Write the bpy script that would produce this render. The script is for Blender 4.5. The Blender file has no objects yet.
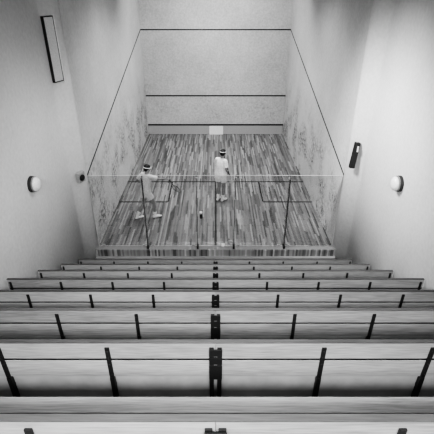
import bpy, bmesh, math, random
from mathutils import Vector, Matrix
random.seed(4)
C=bpy.context.scene.collection
# ------------------------------------------------------------ constants (metres)
H=6.343; PITCH=29.62; F=410.46
YG=9.5255; YF=YG+9.776; WC=3.234; WG=3.5; CEIL=7.7
OUT=4.60; Y1=1.28; DY=1.032; Z1=4.501; DZ=.606; NR=8
SLAB=9.32; YSP=8.97; BS=.86
# ------------------------------------------------------------ materials
def newmat(name):
    m=bpy.data.materials.new(name); m.use_nodes=True
    nt=m.node_tree; b=nt.nodes['Principled BSDF']; return m,nt,b
def g(v): return (v,v,v,1)
def plain(name,v,rough=.5,metal=0.,bump=0.,scale=60):
    m,nt,b=newmat(name); N=nt.nodes; L=nt.links
    b.inputs['Roughness'].default_value=rough; b.inputs['Metallic'].default_value=metal
    t=N.new('ShaderNodeTexNoise'); t.inputs['Scale'].default_value=scale; t.inputs['Detail'].default_value=4
    tc=N.new('ShaderNodeTexCoord'); L.new(tc.outputs['Object'],t.inputs['Vector'])
    r=N.new('ShaderNodeValToRGB'); r.color_ramp.elements[0].position=.3; r.color_ramp.elements[1].position=.7
    r.color_ramp.elements[0].color=g(v*.85); r.color_ramp.elements[1].color=g(min(1,v*1.1))
    L.new(t.outputs['Fac'],r.inputs['Fac']); L.new(r.outputs['Color'],b.inputs['Base Color'])
    if bump:
        bp=N.new('ShaderNodeBump'); bp.inputs['Strength'].default_value=bump; bp.inputs['Distance'].default_value=.01
        L.new(t.outputs['Fac'],bp.inputs['Height']); L.new(bp.outputs['Normal'],b.inputs['Normal'])
    return m
def math_(nt,op,a=None,b=None,c=None):
    n=nt.nodes.new('ShaderNodeMath'); n.operation=op
    for i,x in enumerate((a,b,c)):
        if x is None: continue
        if isinstance(x,(int,float)): n.inputs[i].default_value=x
        else: nt.links.new(x,n.inputs[i])
    return n.outputs[0]
def plaster(name,v,marks=0.,zmax=2.6,lo=.50,hi=.60,big=.42,fine=.30):
    m,nt,b=newmat(name); N=nt.nodes; L=nt.links
    b.inputs['Roughness'].default_value=.6
    tc=N.new('ShaderNodeTexCoord')
    n1=N.new('ShaderNodeTexNoise'); n1.inputs['Scale'].default_value=.7; n1.inputs['Detail'].default_value=8; n1.inputs['Roughness'].default_value=.65
    n2=N.new('ShaderNodeTexNoise'); n2.inputs['Scale'].default_value=14; n2.inputs['Detail'].default_value=6
    for n in (n1,n2): L.new(tc.outputs['Object'],n.inputs['Vector'])
    s=math_(nt,'MULTIPLY',math_(nt,'SUBTRACT',n1.outputs['Fac'],.5),big)
    s2=math_(nt,'MULTIPLY',math_(nt,'SUBTRACT',n2.outputs['Fac'],.5),fine)
    f=math_(nt,'MULTIPLY',math_(nt,'ADD',math_(nt,'ADD',s,s2),1.),v)
    if marks:
        sp=N.new('ShaderNodeSeparateXYZ'); L.new(tc.outputs['Object'],sp.inputs[0])
        n3=N.new('ShaderNodeTexNoise'); n3.inputs['Scale'].default_value=9; n3.inputs['Detail'].default_value=7; n3.inputs['Roughness'].default_value=.7
        n4=N.new('ShaderNodeTexNoise'); n4.inputs['Scale'].default_value=1.2; n4.inputs['Detail'].default_value=5
        L.new(tc.outputs['Object'],n3.inputs['Vector']); L.new(tc.outputs['Object'],n4.inputs['Vector'])
        mk=N.new('ShaderNodeMapRange'); mk.inputs['From Min'].default_value=lo; mk.inputs['From Max'].default_value=hi
        L.new(n3.outputs['Fac'],mk.inputs['Value'])
        pm=N.new('ShaderNodeMapRange'); pm.inputs['From Min'].default_value=.44; pm.inputs['From Max'].default_value=.60
        L.new(n4.outputs['Fac'],pm.inputs['Value'])
        zm=N.new('ShaderNodeMapRange'); zm.inputs['From Min'].default_value=zmax; zm.inputs['From Max'].default_value=zmax*.45
        L.new(sp.outputs['Z'],zm.inputs['Value'])
        k=math_(nt,'MULTIPLY',math_(nt,'MULTIPLY',mk.outputs[0],pm.outputs[0]),math_(nt,'MULTIPLY',zm.outputs[0],marks))
        f=math_(nt,'MULTIPLY',f,math_(nt,'SUBTRACT',1.,k))
    cb=N.new('ShaderNodeCombineColor')
    for i in range(3): L.new(f,cb.inputs[i])
    L.new(cb.outputs[0],b.inputs['Base Color'])
    bp=N.new('ShaderNodeBump'); bp.inputs['Strength'].default_value=.2; bp.inputs['Distance'].default_value=.01
    L.new(n2.outputs['Fac'],bp.inputs['Height']); L.new(bp.outputs['Normal'],b.inputs['Normal'])
    return m
def courtfloor():
    m,nt,b=newmat('court_boards'); N=nt.nodes; L=nt.links
    tc=N.new('ShaderNodeTexCoord'); sp=N.new('ShaderNodeSeparateXYZ'); L.new(tc.outputs['Object'],sp.inputs[0])
    st=math_(nt,'FLOOR',math_(nt,'DIVIDE',sp.outputs['X'],.045))
    w=N.new('ShaderNodeTexWhiteNoise'); w.noise_dimensions='1D'; L.new(st,w.inputs['W'])
    row=math_(nt,'FLOOR',math_(nt,'ADD',math_(nt,'DIVIDE',sp.outputs['Y'],.95),math_(nt,'MULTIPLY',w.outputs['Value'],7.)))
    w2=N.new('ShaderNodeTexWhiteNoise'); w2.noise_dimensions='2D'
    cx=N.new('ShaderNodeCombineXYZ'); L.new(st,cx.inputs[0]); L.new(row,cx.inputs[1]); L.new(cx.outputs[0],w2.inputs['Vector'])
    r=N.new('ShaderNodeValToRGB'); e=r.color_ramp.elements
    e[0].position=0; e[0].color=g(.055); e[1].position=1; e[1].color=g(.32)
    x=e.new(.3); x.color=g(.13); x=e.new(.8); x.color=g(.21)
    L.new(w2.outputs['Value'],r.inputs['Fac'])
    mp=N.new('ShaderNodeMapping'); mp.inputs['Scale'].default_value=(34,5,1); L.new(tc.outputs['Object'],mp.inputs['Vector'])
    n=N.new('ShaderNodeTexNoise'); n.inputs['Scale'].default_value=1; n.inputs['Detail'].default_value=7; L.new(mp.outputs[0],n.inputs['Vector'])
    k=math_(nt,'ADD',math_(nt,'MULTIPLY',n.outputs['Fac'],.5),.75)
    mx=N.new('ShaderNodeVectorMath'); mx.operation='SCALE'; L.new(r.outputs['Color'],mx.inputs[0]); L.new(k,mx.inputs['Scale'])
    L.new(mx.outputs[0],b.inputs['Base Color']); b.inputs['Roughness'].default_value=.42
    return m
def benchwood(name,lo,hi):
    m,nt,b=newmat(name); N=nt.nodes; L=nt.links
    tc=N.new('ShaderNodeTexCoord'); oi=N.new('ShaderNodeObjectInfo')
    ad=N.new('ShaderNodeVectorMath'); ad.operation='ADD'
    sc=N.new('ShaderNodeVectorMath'); sc.operation='SCALE'; sc.inputs[0].default_value=(13,7,5); L.new(oi.outputs['Random'],sc.inputs['Scale'])
    L.new(tc.outputs['Object'],ad.inputs[0]); L.new(sc.outputs[0],ad.inputs[1])
    mp=N.new('ShaderNodeMapping'); mp.inputs['Scale'].default_value=(5,95,95); L.new(ad.outputs[0],mp.inputs['Vector'])
    n=N.new('ShaderNodeTexNoise'); n.inputs['Scale'].default_value=1; n.inputs['Detail'].default_value=8; n.inputs['Distortion'].default_value=.3
    L.new(mp.outputs[0],n.inputs['Vector'])
    mp2=N.new('ShaderNodeMapping'); mp2.inputs['Scale'].default_value=(1.2,8,8); L.new(ad.outputs[0],mp2.inputs['Vector'])
    n2=N.new('ShaderNodeTexNoise'); n2.inputs['Scale'].default_value=1; L.new(mp2.outputs[0],n2.inputs['Vector'])
    r=N.new('ShaderNodeValToRGB'); e=r.color_ramp.elements
    e[0].position=.28; e[0].color=g(lo); e[1].position=.70; e[1].color=g(hi)
    f=math_(nt,'ADD',math_(nt,'MULTIPLY',n.outputs['Fac'],.70),math_(nt,'MULTIPLY',n2.outputs['Fac'],.30))
    f=math_(nt,'ADD',f,math_(nt,'MULTIPLY',math_(nt,'SUBTRACT',oi.outputs['Random'],.5),.20))
    L.new(f,r.inputs['Fac']); L.new(r.outputs['Color'],b.inputs['Base Color']); b.inputs['Roughness'].default_value=.5
    bp=N.new('ShaderNodeBump'); bp.inputs['Strength'].default_value=.05; bp.inputs['Distance'].default_value=.004
    L.new(n.outputs['Fac'],bp.inputs['Height']); L.new(bp.outputs['Normal'],b.inputs['Normal'])
    return m
def glassmat(name,tr,gl):
    m=bpy.data.materials.new(name); m.use_nodes=True; nt=m.node_tree; N=nt.nodes; L=nt.links; N.clear()
    o=N.new('ShaderNodeOutputMaterial'); t=N.new('ShaderNodeBsdfTransparent'); t.inputs[0].default_value=g(tr)
    gs=N.new('ShaderNodeBsdfGlossy'); gs.inputs['Roughness'].default_value=.02
    fr=N.new('ShaderNodeFresnel'); fr.inputs['IOR'].default_value=1.5
    k=math_(nt,'MULTIPLY',fr.outputs[0],gl); mx=N.new('ShaderNodeMixShader')
    L.new(k,mx.inputs[0]); L.new(t.outputs[0],mx.inputs[1]); L.new(gs.outputs[0],mx.inputs[2]); L.new(mx.outputs[0],o.inputs[0])
    return m
M_front=plaster('court_front_plaster',.45,.35,3.5,lo=.50,hi=.70,big=.6,fine=.7)
M_side=plaster('court_side_plaster',.55,.90,3.0,lo=.44,hi=.60,big=.5,fine=.4)
M_gal=plaster('gallery_plaster',.64,big=.3,fine=.3)
M_ceil=plaster('ceiling_plaster',.2)
M_floor=courtfloor()
M_wood=benchwood('bench_timber',.17,.38)
M_cap=benchwood('top_strip_dark',.04,.09)
M_step=plain('step_vinyl',.32,.7,scale=8)
M_kick=plain('kick_board_paint',.42,.6,scale=6)
M_line=plain('dark_line_paint',.012,.6)
M_tin=plain('tin_sheet_metal',.36,.45)
M_black=plain('black_steel',.012,.5)
M_steel=plain('dull_steel',.35,.35,.2)
M_white=plain('white_enamel',.8,.35)
M_dome=plain('opal_glass',.8,.2)
M_grey=plain('grey_metal',.22,.4)
M_pane=plain('grey_vent_panel',.6,.4)
M_glass=glassmat('clear_glass',.96,1.4)
M_gedge=plain('glass_edge',.6,.15)
M_fedge=plain('fin_edge',.05,.2)
M_fin=glassmat('glass_fin_tint',.80,1.)
M_skin=plain('skin',.24,.5)
M_hair=plain('dark_hair',.012,.6,bump=.5,scale=120)
M_cloth=plain('white_cotton',.78,.8,bump=.3,scale=25)
M_cloth2=plain('off_white_cotton',.62,.8,bump=.3,scale=25)
M_dark=plain('dark_frame_paint',.03,.5)
M_eye=plain('eye_dark',.03,.2)
M_lip=plain('lip',.10,.5)
M_rubber=plain('black_rubber',.03,.7)
# ------------------------------------------------------------ mesh helpers
def obj(name,bm,mats,parent=None,loc=(0,0,0),smooth=False):
    me=bpy.data.meshes.new(name); bm.normal_update(); bm.to_mesh(me); bm.free()
    if not isinstance(mats,(list,tuple)): mats=[mats]
    for m in mats: me.materials.append(m)
    if smooth: me.polygons.foreach_set('use_smooth',[True]*len(me.polygons))
    o=bpy.data.objects.new(name,me); C.objects.link(o); o.location=loc
    if parent: o.parent=parent
    return o
def box(bm,x0,x1,y0,y1,z0,z1,bev=0.,mi=0,mat=None):
    v=[bm.verts.new((x,y,z)) for x in (x0,x1) for y in (y0,y1) for z in (z0,z1)]
    if mat: 
        for q in v: q.co=mat@q.co
    f=[(0,1,3,2),(4,6,7,5),(0,4,5,1),(2,3,7,6),(0,2,6,4),(1,5,7,3)]
    fs=[bm.faces.new([v[i] for i in q]) for q in f]
    for q in fs: q.material_index=mi
    if bev:
        es=list({e for q in fs for e in q.edges})
        r=bmesh.ops.bevel(bm,geom=es,offset=bev,segments=2,affect='EDGES',profile=.6)
        for q in r['faces']: q.material_index=mi
def prism(bm,poly,z0,z1):
    a=[bm.verts.new((x,y,z0)) for x,y in poly]; b=[bm.verts.new((x,y,z1)) for x,y in poly]; n=len(poly)
    bm.faces.new(a[::-1]); bm.faces.new(b)
    for i in range(n): bm.faces.new((a[i],a[(i+1)%n],b[(i+1)%n],b[i]))
    bmesh.ops.recalc_face_normals(bm,faces=bm.faces)
def ring(bm,c,u,v,ru,rv,n):
    return [bm.verts.new(c+u*(ru*math.cos(2*math.pi*i/n))+v*(rv*math.sin(2*math.pi*i/n))) for i in range(n)]
def loft(bm,rings,n=16,mi=0):
    R=[ring(bm,*r,n) for r in rings]
    for a,b in zip(R,R[1:]):
        for i in range(n):
            bm.faces.new((a[i],a[(i+1)%n],b[(i+1)%n],b[i])).material_index=mi
    bm.faces.new(R[0][::-1]).material_index=mi; bm.faces.new(R[-1]).material_index=mi
def frame(d):
    d=d.normalized(); a=Vector((0,0,1)) if abs(d.z)<.9 else Vector((1,0,0))
    u=a.cross(d).normalized(); return u,d.cross(u)
def tube(bm,pts,rad,n=12,mi=0):
    rs=[]
    for i,p in enumerate(pts):
        p=Vector(p); d=Vector(pts[min(i+1,len(pts)-1)])-Vector(pts[max(i-1,0)])
        u,v=frame(d); r=rad[i] if isinstance(rad,(list,tuple)) else rad
        rs.append((p,u,v,r,r))
    loft(bm,rs,n,mi)
def ball(bm,c,r,seg=16,rot=None):
    if not isinstance(r,(list,tuple)): r=(r,r,r)
    m=Matrix.Translation(Vector(c))
    if rot: m=m@rot.to_4x4()
    m=m@Matrix.Diagonal((*r,1))
    bmesh.ops.create_uvsphere(bm,u_segments=seg,v_segments=max(6,seg//2+2),radius=1,matrix=m)
def limb(bm,pts,rad,n=14):
    for i in range(len(pts)-1):
        a,b=Vector(pts[i]),Vector(pts[i+1]); u,v=frame(b-a)
        loft(bm,[(a,u,v,rad[i],rad[i]),(b,u,v,rad[i+1],rad[i+1])],n)
    for p,r in zip(pts,rad): ball(bm,p,r,n)
def remesh(name,bm,vox,mat,parent,sm=4):
    bmesh.ops.recalc_face_normals(bm,faces=bm.faces)
    me=bpy.data.meshes.new('tmp'); bm.to_mesh(me); bm.free()
    t=bpy.data.objects.new('tmp',me); C.objects.link(t)
    r=t.modifiers.new('r','REMESH'); r.mode='VOXEL'; r.voxel_size=vox
    s=t.modifiers.new('s','SMOOTH'); s.iterations=sm; s.factor=.5
    bpy.context.view_layer.update()
    m2=bpy.data.meshes.new_from_object(t.evaluated_get(bpy.context.evaluated_depsgraph_get()))
    bpy.data.objects.remove(t); m2.name=name; m2.materials.clear(); m2.materials.append(mat)
    m2.polygons.foreach_set('use_smooth',[True]*len(m2.polygons))
    m2.polygons.foreach_set('material_index',[0]*len(m2.polygons))
    o=bpy.data.objects.new(name,m2); C.objects.link(o); o.parent=parent; return o
def empty(name,loc,rz=0):
    e=bpy.data.objects.new(name,None); e.empty_display_size=.2; C.objects.link(e); e.location=loc; e.rotation_euler=(0,0,rz); return e
def tag(o,label,cat,group=None):
    o['label']=label; o['category']=cat
    if group: o['group']=group
def struct(name,b,mat,**k):
    bm=bmesh.new(); box(bm,*b); o=obj(name,bm,mat); o['kind']='structure'; return o
# ------------------------------------------------------------ room shell
B0=-1.6
struct('floor',(-WC,WC,SLAB,YF,-.95,0),M_floor)
struct('wall_front',(-WG-.2,WG+.2,YF,YF+.2,-.95,CEIL),M_front)
struct('wall_court_left',(-WG-.2,-WC,YG,YF,-.95,CEIL),M_side)
struct('wall_court_right',(WC,WG+.2,YG,YF,-.95,CEIL),M_side)
for s,nm in ((-1,'wall_left'),(1,'wall_right')):
    cur=[]
    for i in range(17):
        t=i/16; cur.append((s*(WG+(WC-WG)*(.5-.5*math.cos(math.pi*t))),YSP+(YG-YSP)*t))
    bm=bmesh.new(); prism(bm,[(s*(WG+.2),B0),(s*WG,B0)]+cur+[(s*(WG+.2),YG)],-.95,CEIL)
    for f in bm.faces:
        f.smooth=(abs(f.normal.z)<.1 and f.calc_center_median().x*s<WG+.01 and f.calc_center_median().y>B0+.5 and abs(f.normal.y)<.95)
    o=obj(nm,bm,M_gal); o['kind']='structure'
struct('wall_back',(-WG-.2,WG+.2,B0-.2,B0,-.95,CEIL),M_gal)
struct('ceiling',(-WG-.2,WG+.2,B0-.2,YF+.2,CEIL,CEIL+.2),M_ceil)
# stepped terrace under the benches
bm=bmesh.new()
edges=[]
y0=B0
for n in range(-1,NR+1):
    zt=Z1-DZ*(n-1)-.90
    yf=Y1+DY*(n-1)+.76 if n<NR else SLAB
    edges.append((y0,yf,zt)); y0=yf
pts=[(B0,-.95)]
for a,b,z in edges: pts+=[(a,z),(b,z)]
pts.append((SLAB,-.95))
L_=[bm.verts.new((-WG,y,z)) for y,z in pts]; R_=[bm.verts.new((WG,y,z)) for y,z in pts]
bm.faces.new(L_); bm.faces.new(R_[::-1])
for i in range(len(pts)):
    j=(i+1)%len(pts); bm.faces.new((L_[i],R_[i],R_[j],L_[j]))
bmesh.ops.recalc_face_normals(bm,faces=bm.faces)
o=obj('floor_terrace',bm,M_step); o['kind']='structure'
# sill in front of the glass
o=struct('trim_1',(-WC-.06,WC+.06,SLAB+.03,YG-.01,-.012,.004),M_grey)
o=struct('trim_2',(-WC-.06,WC+.06,SLAB-.08,SLAB+.03,-.24,-.20),M_wood)
struct('trim_3',(-WC-.06,WC+.06,SLAB+.031,YG,-.95,-.012),M_step)
# painted court lines
t=.05
struct('trim_4',(-WC,WC,YF-.006,YF,OUT,OUT+t),M_line)
struct('trim_5',(-WC,WC,YF-.006,YF,1.80,1.86),M_line)
for k,s in ((6,-1),(7,1)):
    bm=bmesh.new(); x0,x1=(s*WC,s*(WC-.006))
    v=[]
    for x in (x0,x1):
        for y,z in ((YF,OUT),(YF,OUT+t),(YG,2.13+t),(YG,2.13)): v.append(bm.verts.new((x,y,z)))
    bm.faces.new(v[:4]); bm.faces.new(v[4:][::-1])
    for i in range(4): bm.faces.new((v[i],v[(i+1)%4],v[4+(i+1)%4],v[4+i]))
    bmesh.ops.recalc_face_normals(bm,faces=bm.faces)
    o=obj('trim_%d'%k,bm,M_line); o['kind']='structure'
YS=YF-5.49
struct('trim_8',(-WC,WC,YS-.06,YS,0,.004),M_line)
struct('trim_9',(-.025,.025,YG+.02,YS-.05,0,.004),M_line)
k=10
for s in (-1,1):
    a,b=sorted((s*WC,s*(WC-1.65))); struct('trim_%d'%k,(a,b,YS-1.67,YS-1.6,0,.004),M_line); k+=1
    a=s*(WC-1.65); struct('trim_%d'%k,(a-.025,a+.025,YS-1.6,YS-.05,0,.004),M_line); k+=1
# tin
e=empty('tin_board',(0,YF,0)); tag(e,'pale grey metal tin with dark top rail along front wall','tin')
bm=bmesh.new(); box(bm,-WC+.01,WC-.01,-.03,-.002,.006,.44,.003); obj('panel',bm,M_tin,e)
bm=bmesh.new(); box(bm,-WC+.01,WC-.01,-.05,-.002,.44,.50,.008); obj('top_rail',bm,M_black,e)
e=empty('score_plate',(.03,YF-.052,.03)); tag(e,'blank white rectangular plate standing against the metal tin','plate')
bm=bmesh.new(); box(bm,-.33,.33,-.02,0,-.03,.38,.006); obj('plate',bm,M_white,e)
# ------------------------------------------------------------ benches
def build_bench():
    e=empty('bench',(0,0,0))
    tilt=Matrix.Rotation(math.radians(1),4,'X')
    for s in (-1,1):
        a,b=sorted((s*.001,s*3.47))
        for z0,z1 in ((-.184,-.0105),(-.40,-.206)):
            bm=bmesh.new(); box(bm,a,b,0,.034,z0,z1,.004,mat=tilt); obj('backrest_plank',bm,M_wood,e)
    a,b=-3.47,3.47
    bm=bmesh.new(); box(bm,a,b,-.002,.036,-.010,0,.003,mat=tilt); obj('top_strip',bm,M_cap,e)  # draws a dark line along the top of each backrest
    bm=bmesh.new(); box(bm,a,b,.003,.033,-.2055,-.1845,mat=tilt); obj('gap_shade',bm,M_black,e)  # black strip fills the plank gap to paint its shade
    for q0,q1 in ((.06,.341),(.359,.47)):
        bm=bmesh.new(); box(bm,a,b,q0,q1,-.495,-.46,.006); obj('seat_plank',bm,M_wood,e)
    bm=bmesh.new(); box(bm,a,b,.031,.045,-.898,-.425,.003); obj('kick_board',bm,M_kick,e)
    bm=bmesh.new(); w=.018
    box(bm,-w,w,-.014,-.002,-.42,-.05,.003,mat=tilt)
    box(bm,-w,w,-.012,.030,-.90,-.402,.004)
    box(bm,-w,w,.02,.46,-.53,-.496,.004)
    box(bm,-w,w,.40,.43,-.90,-.52,.004)
    box(bm,-w-.01,w+.01,-.03,.06,-.90,-.892,.002)
    for z in (-.09,-.16,-.24,-.36): ball(bm,tilt@Vector((0,-.015,z)),(.010,.006,.010),8)
    br=obj('bracket',bm,M_black,e,(-.032,0,0))
    for x in (.032,BS,-BS,2*BS,-2*BS,3*BS,-3*BS,3.42,-3.42):
        c=br.copy(); c.location.x=x; C.objects.link(c)
    for z0,z1 in ((-.135,-.06),(-.23,-.150),(-.41,-.245)):
        bm=bmesh.new(); box(bm,-.052,.052,-.024,-.015,z0,z1,.003,mat=tilt); obj('joint_plate',bm,M_black,e)
    return e
b0=build_bench()
labs=['long timber spectator bench with black steel brackets on the top step']+['long timber spectator bench with two-plank back and black brackets']*6+['timber spectator bench on the lowest step below the glass wall']
kids=list(b0.children)
bl=[b0]
for n in range(1,NR):
    c=b0.copy(); C.objects.link(c); bl.append(c)
    for kdd in kids:
        q=kdd.copy(); q.parent=c; C.objects.link(q)
for n,b in enumerate(bl):
    b.location=(0,Y1+DY*n,Z1-DZ*n); tag(b,labs[n],'bench','rows of gallery benches')
b0.location=(0,1.16,Z1+.12)
struct('floor_plinth',(-WG,WG,1.0,1.72,Z1-.901,Z1-.781),M_step)
# ------------------------------------------------------------ glass back wall
GX=[-3.225,-1.86,-.49,.50,1.88,3.225]
gw=empty('glass_wall',(0,YG,.006)); tag(gw,'frameless clear glass court wall with central door and fins','glass wall')
for i in range(5):
    a,b=GX[i],GX[i+1]; w=b-a-.012; door=(i==2)
    bm=bmesh.new(); box(bm,-w/2,w/2,0,.018,0,2.12)
    bm.normal_update()
    for f in bm.faces: f.material_index=0 if abs(f.normal.y)>.5 else 1
    e=obj('glass_door' if door else 'glass_panel',bm,[M_glass,M_gedge],gw,((a+b)/2,0,.004))
    if door:
        bm=bmesh.new(); box(bm,-.43,-.35,-.018,-.001,.88,1.00,.004); box(bm,-.42,-.36,-.05,-.014,.90,.93,.006); obj('handle',bm,M_black,e)
        bm=bmesh.new(); box(bm,-.43,-.36,-.016,-.001,1.04,1.09,.004); obj('lock',bm,M_white,e)
        for z in (.12,1.95):
            bm=bmesh.new(); box(bm,w/2-.14,w/2-.03,-.014,.030,z-.04,z+.04,.004); obj('hinge',bm,M_steel,e)
        bm=bmesh.new(); box(bm,.16,.24,-.03,-.001,-.004,.08,.004); obj('floor_bolt',bm,M_white,e)
    else:
        for x in (-w/2+.12,w/2-.12):
            bm=bmesh.new(); box(bm,x-.04,x+.04,-.012,.030,-.006,.04,.004); obj('clamp',bm,M_steel,e)
for x in GX[1:5]:
    bm=bmesh.new(); box(bm,-.0055,.0055,-.15,0,0,2.12)
    bm.normal_update()
    for f in bm.faces: f.material_index=0 if abs(f.normal.x)>.5 else 1
    e=obj('glass_fin',bm,[M_fin,M_fedge],gw,(x,-.005,.004))
    bm=bmesh.new(); box(bm,-.025,.025,-.15,-.001,-.006,.07,.004); obj('floor_shoe',bm,M_black,e)
    bm=bmesh.new(); box(bm,-.03,.03,-.05,.0,2.03,2.08,.004); obj('top_clamp',bm,M_steel,e)
# ------------------------------------------------------------ wall fittings
def bulkhead(x,s,z,lab):
    e=empty('wall_lamp',(x,7.07,z)); tag(e,lab,'lamp','round bulkhead lamps')
    X=Vector((s,0,0)); U=Vector((0,1,0)); V=Vector((0,0,1))
    bm=bmesh.new(); loft(bm,[(X*.001,U,V,.155,.155),(X*.05,U,V,.155,.155),(X*.062,U,V,.14,.14)],32); bmesh.ops.recalc_face_normals(bm,faces=bm.faces); obj('base',bm,M_rubber,e,smooth=False)
    bm=bmesh.new(); loft(bm,[(X*.060,U,V,.148,.148),(X*.085,U,V,.148,.148)],32); bmesh.ops.recalc_face_normals(bm,faces=bm.faces); obj('rim',bm,M_grey,e)
    bm=bmesh.new(); rs=[]
    for k in range(8):
        a=k/7*math.pi/2*.97; rs.append((X*(.085+.085*math.sin(a)),U,V,.138*math.cos(a)**.7+.001,.138*math.cos(a)**.7+.001))
    loft(bm,rs,32); bmesh.ops.recalc_face_normals(bm,faces=bm.faces); obj('shade',bm,M_dome,e,smooth=True)
bulkhead(-WG,1,3.04,'round white opal bulkhead lamp on plaster side wall')
bulkhead(WG,-1,3.05,'round white opal bulkhead lamp on plaster side wall')
spl=math.atan2(WG-WC,YG-YSP)
e=empty('ventilation_panel',(-3.405,9.17,4.50),-spl); tag(e,'tall narrow pale grey panel in dark frame on plaster wall','vent')
bm=bmesh.new()
for a,b,c,d in ((-.14,-.122,0,1.28),(.115,.13,0,1.28),(-.122,.115,0,.02),(-.122,.115,1.26,1.28)): box(bm,-.03,.047,a,b,c,d,.003)
obj('frame',bm,M_black,e)
bm=bmesh.new(); box(bm,-.03,.045,-.122,.115,.02,1.26); obj('back_panel',bm,M_pane,e)
bm=bmesh.new(); box(bm,-.03,.06,.131,.155,-.03,1.30,.004); obj('lit_edge',bm,M_white,e)  # white strip paints the lit edge on one side of the frame
# loudspeaker beside the glass
e=empty('wall_speaker',(3.33,9.28,2.82)); tag(e,'slim black wall speaker on a pale bracket beside the glass','speaker')
T=Matrix.Translation((-.04,-.10,0))@Matrix.Rotation(math.radians(-8),4,'X')@Matrix.Rotation(math.radians(7),4,'Y')
bm=bmesh.new(); box(bm,-.06,.06,-.07,.05,-.32,.30,.02,mat=T); obj('cabinet',bm,M_black,e)
bm=bmesh.new(); box(bm,-.048,.048,-.082,-.07,-.30,.28,.003,mat=T); obj('grille',bm,M_black,e)
bm=bmesh.new(); box(bm,-.03,.03,-.07,.06,.02,.10,.004); obj('bracket',bm,M_steel,e)
bm=bmesh.new(); box(bm,-.035,.0,-.205,-.18,.10,.24,.01); obj('mounting_cover',bm,M_white,e)
e=empty('junction_box',(-3.345,9.235,2.22),-spl); tag(e,'small grey box with dark round cover beside the glass','box')
bm=bmesh.new(); box(bm,.0,.09,-.11,.11,-.12,.14,.02); obj('case',bm,M_steel,e)
bm=bmesh.new(); X=Vector((1,0,0)); U=Vector((0,1,0)); V=Vector((0,0,1)); loft(bm,[(X*.09,U,V,.08,.08),(X*.11,U,V,.075,.075),(X*.12,U,V,.03,.03)],24); bmesh.ops.recalc_face_normals(bm,faces=bm.faces); obj('cover',bm,M_black,e)
# ------------------------------------------------------------ people
def hand(bm,w,d,u,n,curl,thumb):
    d,u,n=d.normalized(),u.normalized(),n.normalized()
    loft(bm,[(w,u,n,.028,.020),(w+d*.03,u,n,.036,.018),(w+d*.07,u,n,.043,.016),(w+d*.098,u,n,.042,.013)],14)
    for k,(off,ln) in enumerate(((.033,.074),(.011,.082),(-.011,.076),(-.032,.060))):
        p=w+d*.09+u*off; P=[p-d*.02,p]; ph=0
        for s,c in zip((.45,.31,.24),curl):
            ph+=c; P.append(P[-1]+(d*math.cos(ph)+n*math.sin(ph))*ln*s)
        limb(bm,P,[.010,.010,.0095,.009,.0078],8)
    p=w+d*.03+u*.03
    t1=(u*.75+d*.55+n*.35).normalized(); t2=(d*.7+n*thumb+u*.1).normalized()
    P=[p,p+t1*.038,p+t1*.038+t2*.03,p+t1*.038+t2*.03+(t2+n*thumb).normalized()*.024]
    limb(bm,P,[.014,.012,.011,.009],8)
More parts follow.
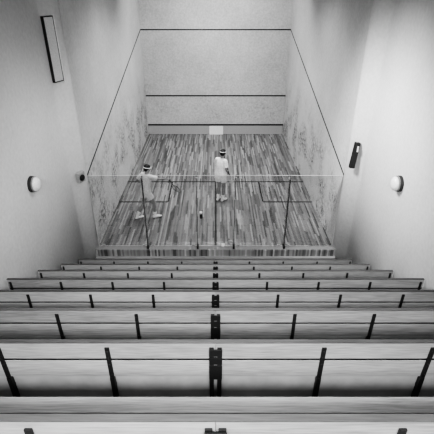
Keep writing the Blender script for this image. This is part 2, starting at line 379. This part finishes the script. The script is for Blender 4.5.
def person(name,loc,rz,J,label,shirt,shorts,HD,headyaw=0,headpitch=0,full=0.):
    V=Vector; e=empty(name,loc,rz); tag(e,label,'person')
    J={k:V(v) for k,v in J.items()}
    bm=bmesh.new()
    pel,ch,nk,hd=J['pelvis'],J['chest'],J['neck'],J['head']
    sh=(J['shR']-J['shL']).normalized(); hp=(J['hipR']-J['hipL']).normalized()
    up=(nk-pel).normalized()
    def fwd(a): return up.cross(a).normalized()
    def torso(bm,k=0.,low=-.10,fl=0.):
        rs=[(pel+up*low,hp,fwd(hp),.145+k+fl,.105+k+fl),(pel+up*.02,hp,fwd(hp),.160+k+fl,.112+k+fl)]
        mid=pel.lerp(ch,.5); a=(hp+sh).normalized()
        rs+=[(mid,a,fwd(a),.135+k+fl*1.3,.098+k+fl),(ch,sh,fwd(sh),.160+k,.115+k),(ch.lerp(nk,.55),sh,fwd(sh),.155+k,.10+k),(ch.lerp(nk,.88),sh,fwd(sh),.10+k,.07+k)]
        loft(bm,rs,20)
    torso(bm)
    limb(bm,[ch.lerp(nk,.75),nk,hd-V((0,0,.03))],[.070,.056,.053])
    for s in 'RL':
        limb(bm,[ch.lerp(nk,.75),J['sh'+s]],[.065,.056])
        limb(bm,[J['sh'+s],J['sh'+s].lerp(J['el'+s],.45),J['el'+s],J['el'+s].lerp(J['wr'+s],.3),J['wr'+s]],[.055,.048,.040,.041,.026])
        limb(bm,[J['hip'+s],J['hip'+s].lerp(J['kn'+s],.4),J['kn'+s],J['kn'+s].lerp(J['an'+s],.3),J['an'+s]],[.095,.083,.056,.060,.038])
        t=J['toe'+s]; a=J['an'+s]; f=(t-a); f.z=0; f.normalize()
        limb(bm,[a+V((0,0,-.045))-f*.04,a+f*.07+V((0,0,-.045)),t],[.036,.034,.025])
    Rm=Matrix.Rotation(headyaw,3,'Z')@Matrix.Rotation(headpitch,3,'X')
    def hp_(x,y,z): return hd+Rm@V((x,y,z))
    ball(bm,hp_(0,-.012,.025),(.077,.095,.092),20,Rm); ball(bm,hp_(0,.018,-.045),(.056,.066,.068),16,Rm)
    ball(bm,hp_(0,.055,-.085),(.025,.022,.018),10,Rm)
    limb(bm,[hp_(0,.078,.012),hp_(0,.102,-.022)],[.009,.014],8)
    for s in (-1,1):
        ball(bm,hp_(s*.078,-.008,-.008),(.009,.018,.032),10,Rm)
        ball(bm,hp_(s*.03,.074,.025),(.022,.012,.008),8,Rm)
    for s in 'RL':
        q=HD[s]; hand(bm,J['wr'+s],V(q[0]),V(q[1]),V(q[2]),q[3],q[4])
    remesh('body',bm,.0075,M_skin,e,3)
    for s in (-1,1):
        b=bmesh.new(); ball(b,hp_(s*.031,.078,.006),(.013,.008,.007),10,Rm); obj('eye',b,M_eye,e,smooth=True)
    b=bmesh.new(); ball(b,hp_(0,.079,-.058),(.024,.009,.006),10,Rm); obj('mouth',b,M_lip,e,smooth=True)
    b=bmesh.new(); ball(b,hp_(0,-.024,.044),(.090,.102,.094),20,Rm); ball(b,hp_(0,-.055,-.01),(.080,.066,.080),16,Rm)
    for s in (-1,1): ball(b,hp_(s*.074,-.022,.02),(.018,.04,.05),12,Rm)
    remesh('hair',b,.010,M_hair,e,2)
    b=bmesh.new(); rs=[]
    for r in range(32):
        a=2*math.pi*r/32; c=V((math.cos(a)*.089,-.016+math.sin(a)*.107,.040)); o_=V((math.cos(a),math.sin(a),0))
        rs.append([b.verts.new(hp_(*(c+o_*dx+V((0,0,dz))))) for dx,dz in ((0,-.011),(.007,-.011),(.007,.011),(0,.011))])
    for r in range(32):
        A,B=rs[r],rs[(r+1)%32]
        for q in range(4): b.faces.new((A[q],A[(q+1)%4],B[(q+1)%4],B[q]))
    bmesh.ops.recalc_face_normals(b,faces=b.faces); obj('headband',b,M_cloth,e,smooth=True)
    b=bmesh.new(); torso(b,.022,low=-.16,fl=full)
    limb(b,[ch.lerp(nk,.75),nk-up*.035],[.086,.070])
    for s in 'RL':
        limb(b,[ch.lerp(nk,.72),J['sh'+s]],[.082,.070])
        m=J['sh'+s].lerp(J['el'+s],.72); u,v=frame(m-J['sh'+s]); loft(b,[(J['sh'+s],u,v,.070,.070),(m,u,v,.076,.076)],16)
    remesh('shirt',b,.011,shirt,e,2)
    b=bmesh.new(); loft(b,[(pel+up*-.10,hp,fwd(hp),.165,.125),(pel+up*.05,hp,fwd(hp),.170,.126)],20)
    for s in 'RL':
        a=J['hip'+s]; k=J['kn'+s]; u,v=frame(k-a); loft(b,[(a+(a-k)*.08,u,v,.105,.105),(a.lerp(k,.25),u,v,.112,.112),(a.lerp(k,.50),u,v,.112,.112)],18)
    remesh('shorts',b,.012,shorts,e,3)
    for s in 'RL':
        t=J['toe'+s]; a=J['an'+s]; k=J['kn'+s]; f=(t-a); f.z=0; f.normalize(); sd=V((f.y,-f.x,0)); gz=t.z-.026
        b=bmesh.new(); limb(b,[a+(k-a)*.02,a.lerp(k,.26)],[.046,.057]); remesh('sock',b,.010,M_cloth,e,2)
        b=bmesh.new(); up0=V((0,0,1)); bz=a+V((0,0,-a.z+gz)) 
        loft(b,[(bz-f*.075+up0*.045,sd,up0,.026,.034),(bz-f*.05+up0*.055,sd,up0,.042,.052),(bz+f*.02+up0*.06,sd,up0,.044,.058),(bz+f*.09+up0*.045,sd,up0,.050,.042),(bz+f*.16+up0*.035,sd,up0,.048,.033),(bz+f*.205+up0*.028,sd,up0,.026,.022)],16)
        ball(b,a+V((0,0,-.02)),(.047,.047,.05),12)
        remesh('shoe',b,.010,M_cloth,e,3)
    return e
def racket(origin,d,n,label):
    d=d.normalized(); n=(n-d*n.dot(d)).normalized(); u=d.cross(n)
    e=empty('squash_racket',origin); tag(e,label,'racket','squash rackets')
    b=bmesh.new(); tube(b,[-d*.10,-d*.088,-d*.087,d*.12],[.020,.020,.0155,.0155],14); bmesh.ops.recalc_face_normals(b,faces=b.faces); obj('grip',b,M_black,e,smooth=False)
    b=bmesh.new(); tube(b,[d*.12,d*.33],.009,12)
    c=d*.45; R=[]
    for i in range(40):
        a=2*math.pi*i/40; p=c+d*(.13*math.cos(a))+u*(.10*math.sin(a)); o_=(p-c).normalized()
        R.append(ring(b,p,o_,n,.007,.009,8))
    for i in range(40):
        A,B=R[i],R[(i+1)%40]
        for q in range(8): b.faces.new((A[q],A[(q+1)%8],B[(q+1)%8],B[q]))
    bmesh.ops.recalc_face_normals(b,faces=b.faces); obj('frame',b,M_dark,e,smooth=True)
    b=bmesh.new()
    for k in range(-5,6):
        x=k*.0165; y=.13*math.sqrt(max(0,1-(x/.10)**2)); tube(b,[c+u*x-d*y,c+u*x+d*y],.0012,4)
    for k in range(-7,8):
        y=k*.0165; x=.10*math.sqrt(max(0,1-(y/.13)**2)); tube(b,[c+d*y-u*x,c+d*y+u*x],.0012,4)
    o=obj('strings',b,M_rubber,e); return e
GR=(.9,1.35,1.2); RX=(.25,.4,.3)
LA='person in white headband, shirt and shorts striding with one arm out'
LB='person in white shirt and shorts, back turned, holding a low racket'
JA={'pelvis':(0,0,.94),'chest':(0,.04,1.25),'neck':(0,.07,1.46),'head':(0,.12,1.63),
 'shR':(.15,.13,1.42),'shL':(-.16,.01,1.41),'elR':(.20,.38,1.31),'wrR':(.16,.63,1.26),
 'elL':(-.28,-.14,1.20),'wrL':(-.32,.06,1.04),
 'hipR':(.09,.02,.90),'hipL':(-.09,-.01,.90),'knR':(.10,.20,.50),'anR':(.10,.20,.09),'toeR':(.12,.39,.03),
 'knL':(-.10,-.06,.48),'anL':(-.11,-.30,.12),'toeL':(-.12,-.12,.03)}
dR=(Vector(JA['wrR'])-Vector(JA['elR'])).normalized()
uR=Vector((.85,.1,-.3)); uR=(uR-dR*uR.dot(dR)).normalized(); nR=uR.cross(dR).normalized()
HA={'R':(dR,uR,-nR,GR,.9),'L':((-.1,.9,-.5),(.6,.0,.7),(.8,.1,-.5),RX,.3)}
PA=Vector((-2.10,11.1,0)); ra=math.radians(-60)
person('person',PA,ra,JA,LA,M_cloth2,M_cloth2,HA,headyaw=-.1,headpitch=-.2,full=.008)
cA=Vector(JA['wrR'])+dR*.085+(-nR)*.030
RA=Matrix.Rotation(ra,3,'Z')
racket(PA+RA@cA,RA@uR,RA@nR,'squash racket with dark frame held out in front')
JB={'pelvis':(0,0,.96),'chest':(.0,.02,1.27),'neck':(.01,.05,1.49),'head':(.03,.09,1.66),
 'shR':(.165,.0,1.43),'shL':(-.165,.05,1.42),'elR':(.23,-.04,1.16),'wrR':(.16,.16,1.00),
 'elL':(-.20,.12,1.15),'wrL':(-.05,.28,1.12),
 'hipR':(.09,0,.91),'hipL':(-.09,0,.91),'knR':(.09,.07,.49),'anR':(.09,-.02,.09),'toeR':(.14,.16,.03),
 'knL':(-.08,.04,.49),'anL':(-.08,-.05,.09),'toeL':(-.10,.13,.03)}
dR=(Vector(JB['wrR'])-Vector(JB['elR'])).normalized()
uR=Vector((-.35,.6,-.1)); uR=(uR-dR*uR.dot(dR)).normalized(); nR=uR.cross(dR).normalized()
HB={'R':(dR,uR,-nR,GR,.9),'L':((.75,.6,-.1),(.0,.1,.9),(.5,-.6,0),RX,.3)}
PB=Vector((.17,12.3,0)); rb=math.radians(-30)
person('person',PB,rb,JB,LB,M_cloth,M_cloth,HB,headyaw=.05,headpitch=-.15,full=.022)
cB=Vector(JB['wrR'])+dR*.085+(-nR)*.030; RB=Matrix.Rotation(rb,3,'Z')
racket(PB+RB@cB,RB@uR,RB@nR,'squash racket with dark frame held low before the body')
# ------------------------------------------------------------ lights
def area(name,loc,rot,sx,sy,p,spread=180):
    l=bpy.data.lights.new(name,'AREA'); l.shape='RECTANGLE'; l.size=sx; l.size_y=sy; l.energy=p; l.spread=math.radians(spread)
    o=bpy.data.objects.new(name,l); C.objects.link(o); o.location=loc; o.rotation_euler=tuple(math.radians(a) for a in rot); return o
def spot(name,loc,tgt,ang,p,blend=1.,r=.25):
    l=bpy.data.lights.new(name,'SPOT'); l.energy=p; l.spot_size=math.radians(ang); l.spot_blend=blend; l.shadow_soft_size=r
    o=bpy.data.objects.new(name,l); C.objects.link(o); o.location=loc
    o.rotation_euler=(Vector(tgt)-Vector(loc)).to_track_quat('-Z','Y').to_euler(); return o
area('court_light',(0,12.6,7.5),(0,0,0),2.0,2.0,240,125)
area('court_light',(0,16.0,7.5),(26,0,0),2.0,2.0,290,145)
spot('gallery_spot',(-.9,7.6,7.2),(3.5,8.2,2.7),64,3000,r=.9)
spot('gallery_spot',(.4,7.2,7.3),(-3.5,7.8,1.2),66,620,r=.9)
area('gallery_fill',(0,3.4,7.5),(0,0,0),2.5,1.0,70,100)
area('gallery_fill',(0,-1.3,7.3),(58,0,0),4,.6,185,75)  # added fill lamp behind the camera, brightens the rear faces of the benches
w=bpy.data.worlds.new('w'); bpy.context.scene.world=w; w.use_nodes=True
w.node_tree.nodes['Background'].inputs[0].default_value=g(.5); w.node_tree.nodes['Background'].inputs[1].default_value=.1
try: bpy.context.scene.view_settings.look='AgX - High Contrast'
except Exception as ex: print(ex)
# ------------------------------------------------------------ camera
cam=bpy.data.cameras.new('camera'); co=bpy.data.objects.new('camera',cam); C.objects.link(co)
cam.sensor_width=36; cam.lens=F/434*36; cam.shift_x=(217-215.56)/434
co.location=(0,0,H); co.rotation_euler=(math.radians(90-PITCH),0,0); cam.clip_start=.05
bpy.context.scene.camera=co
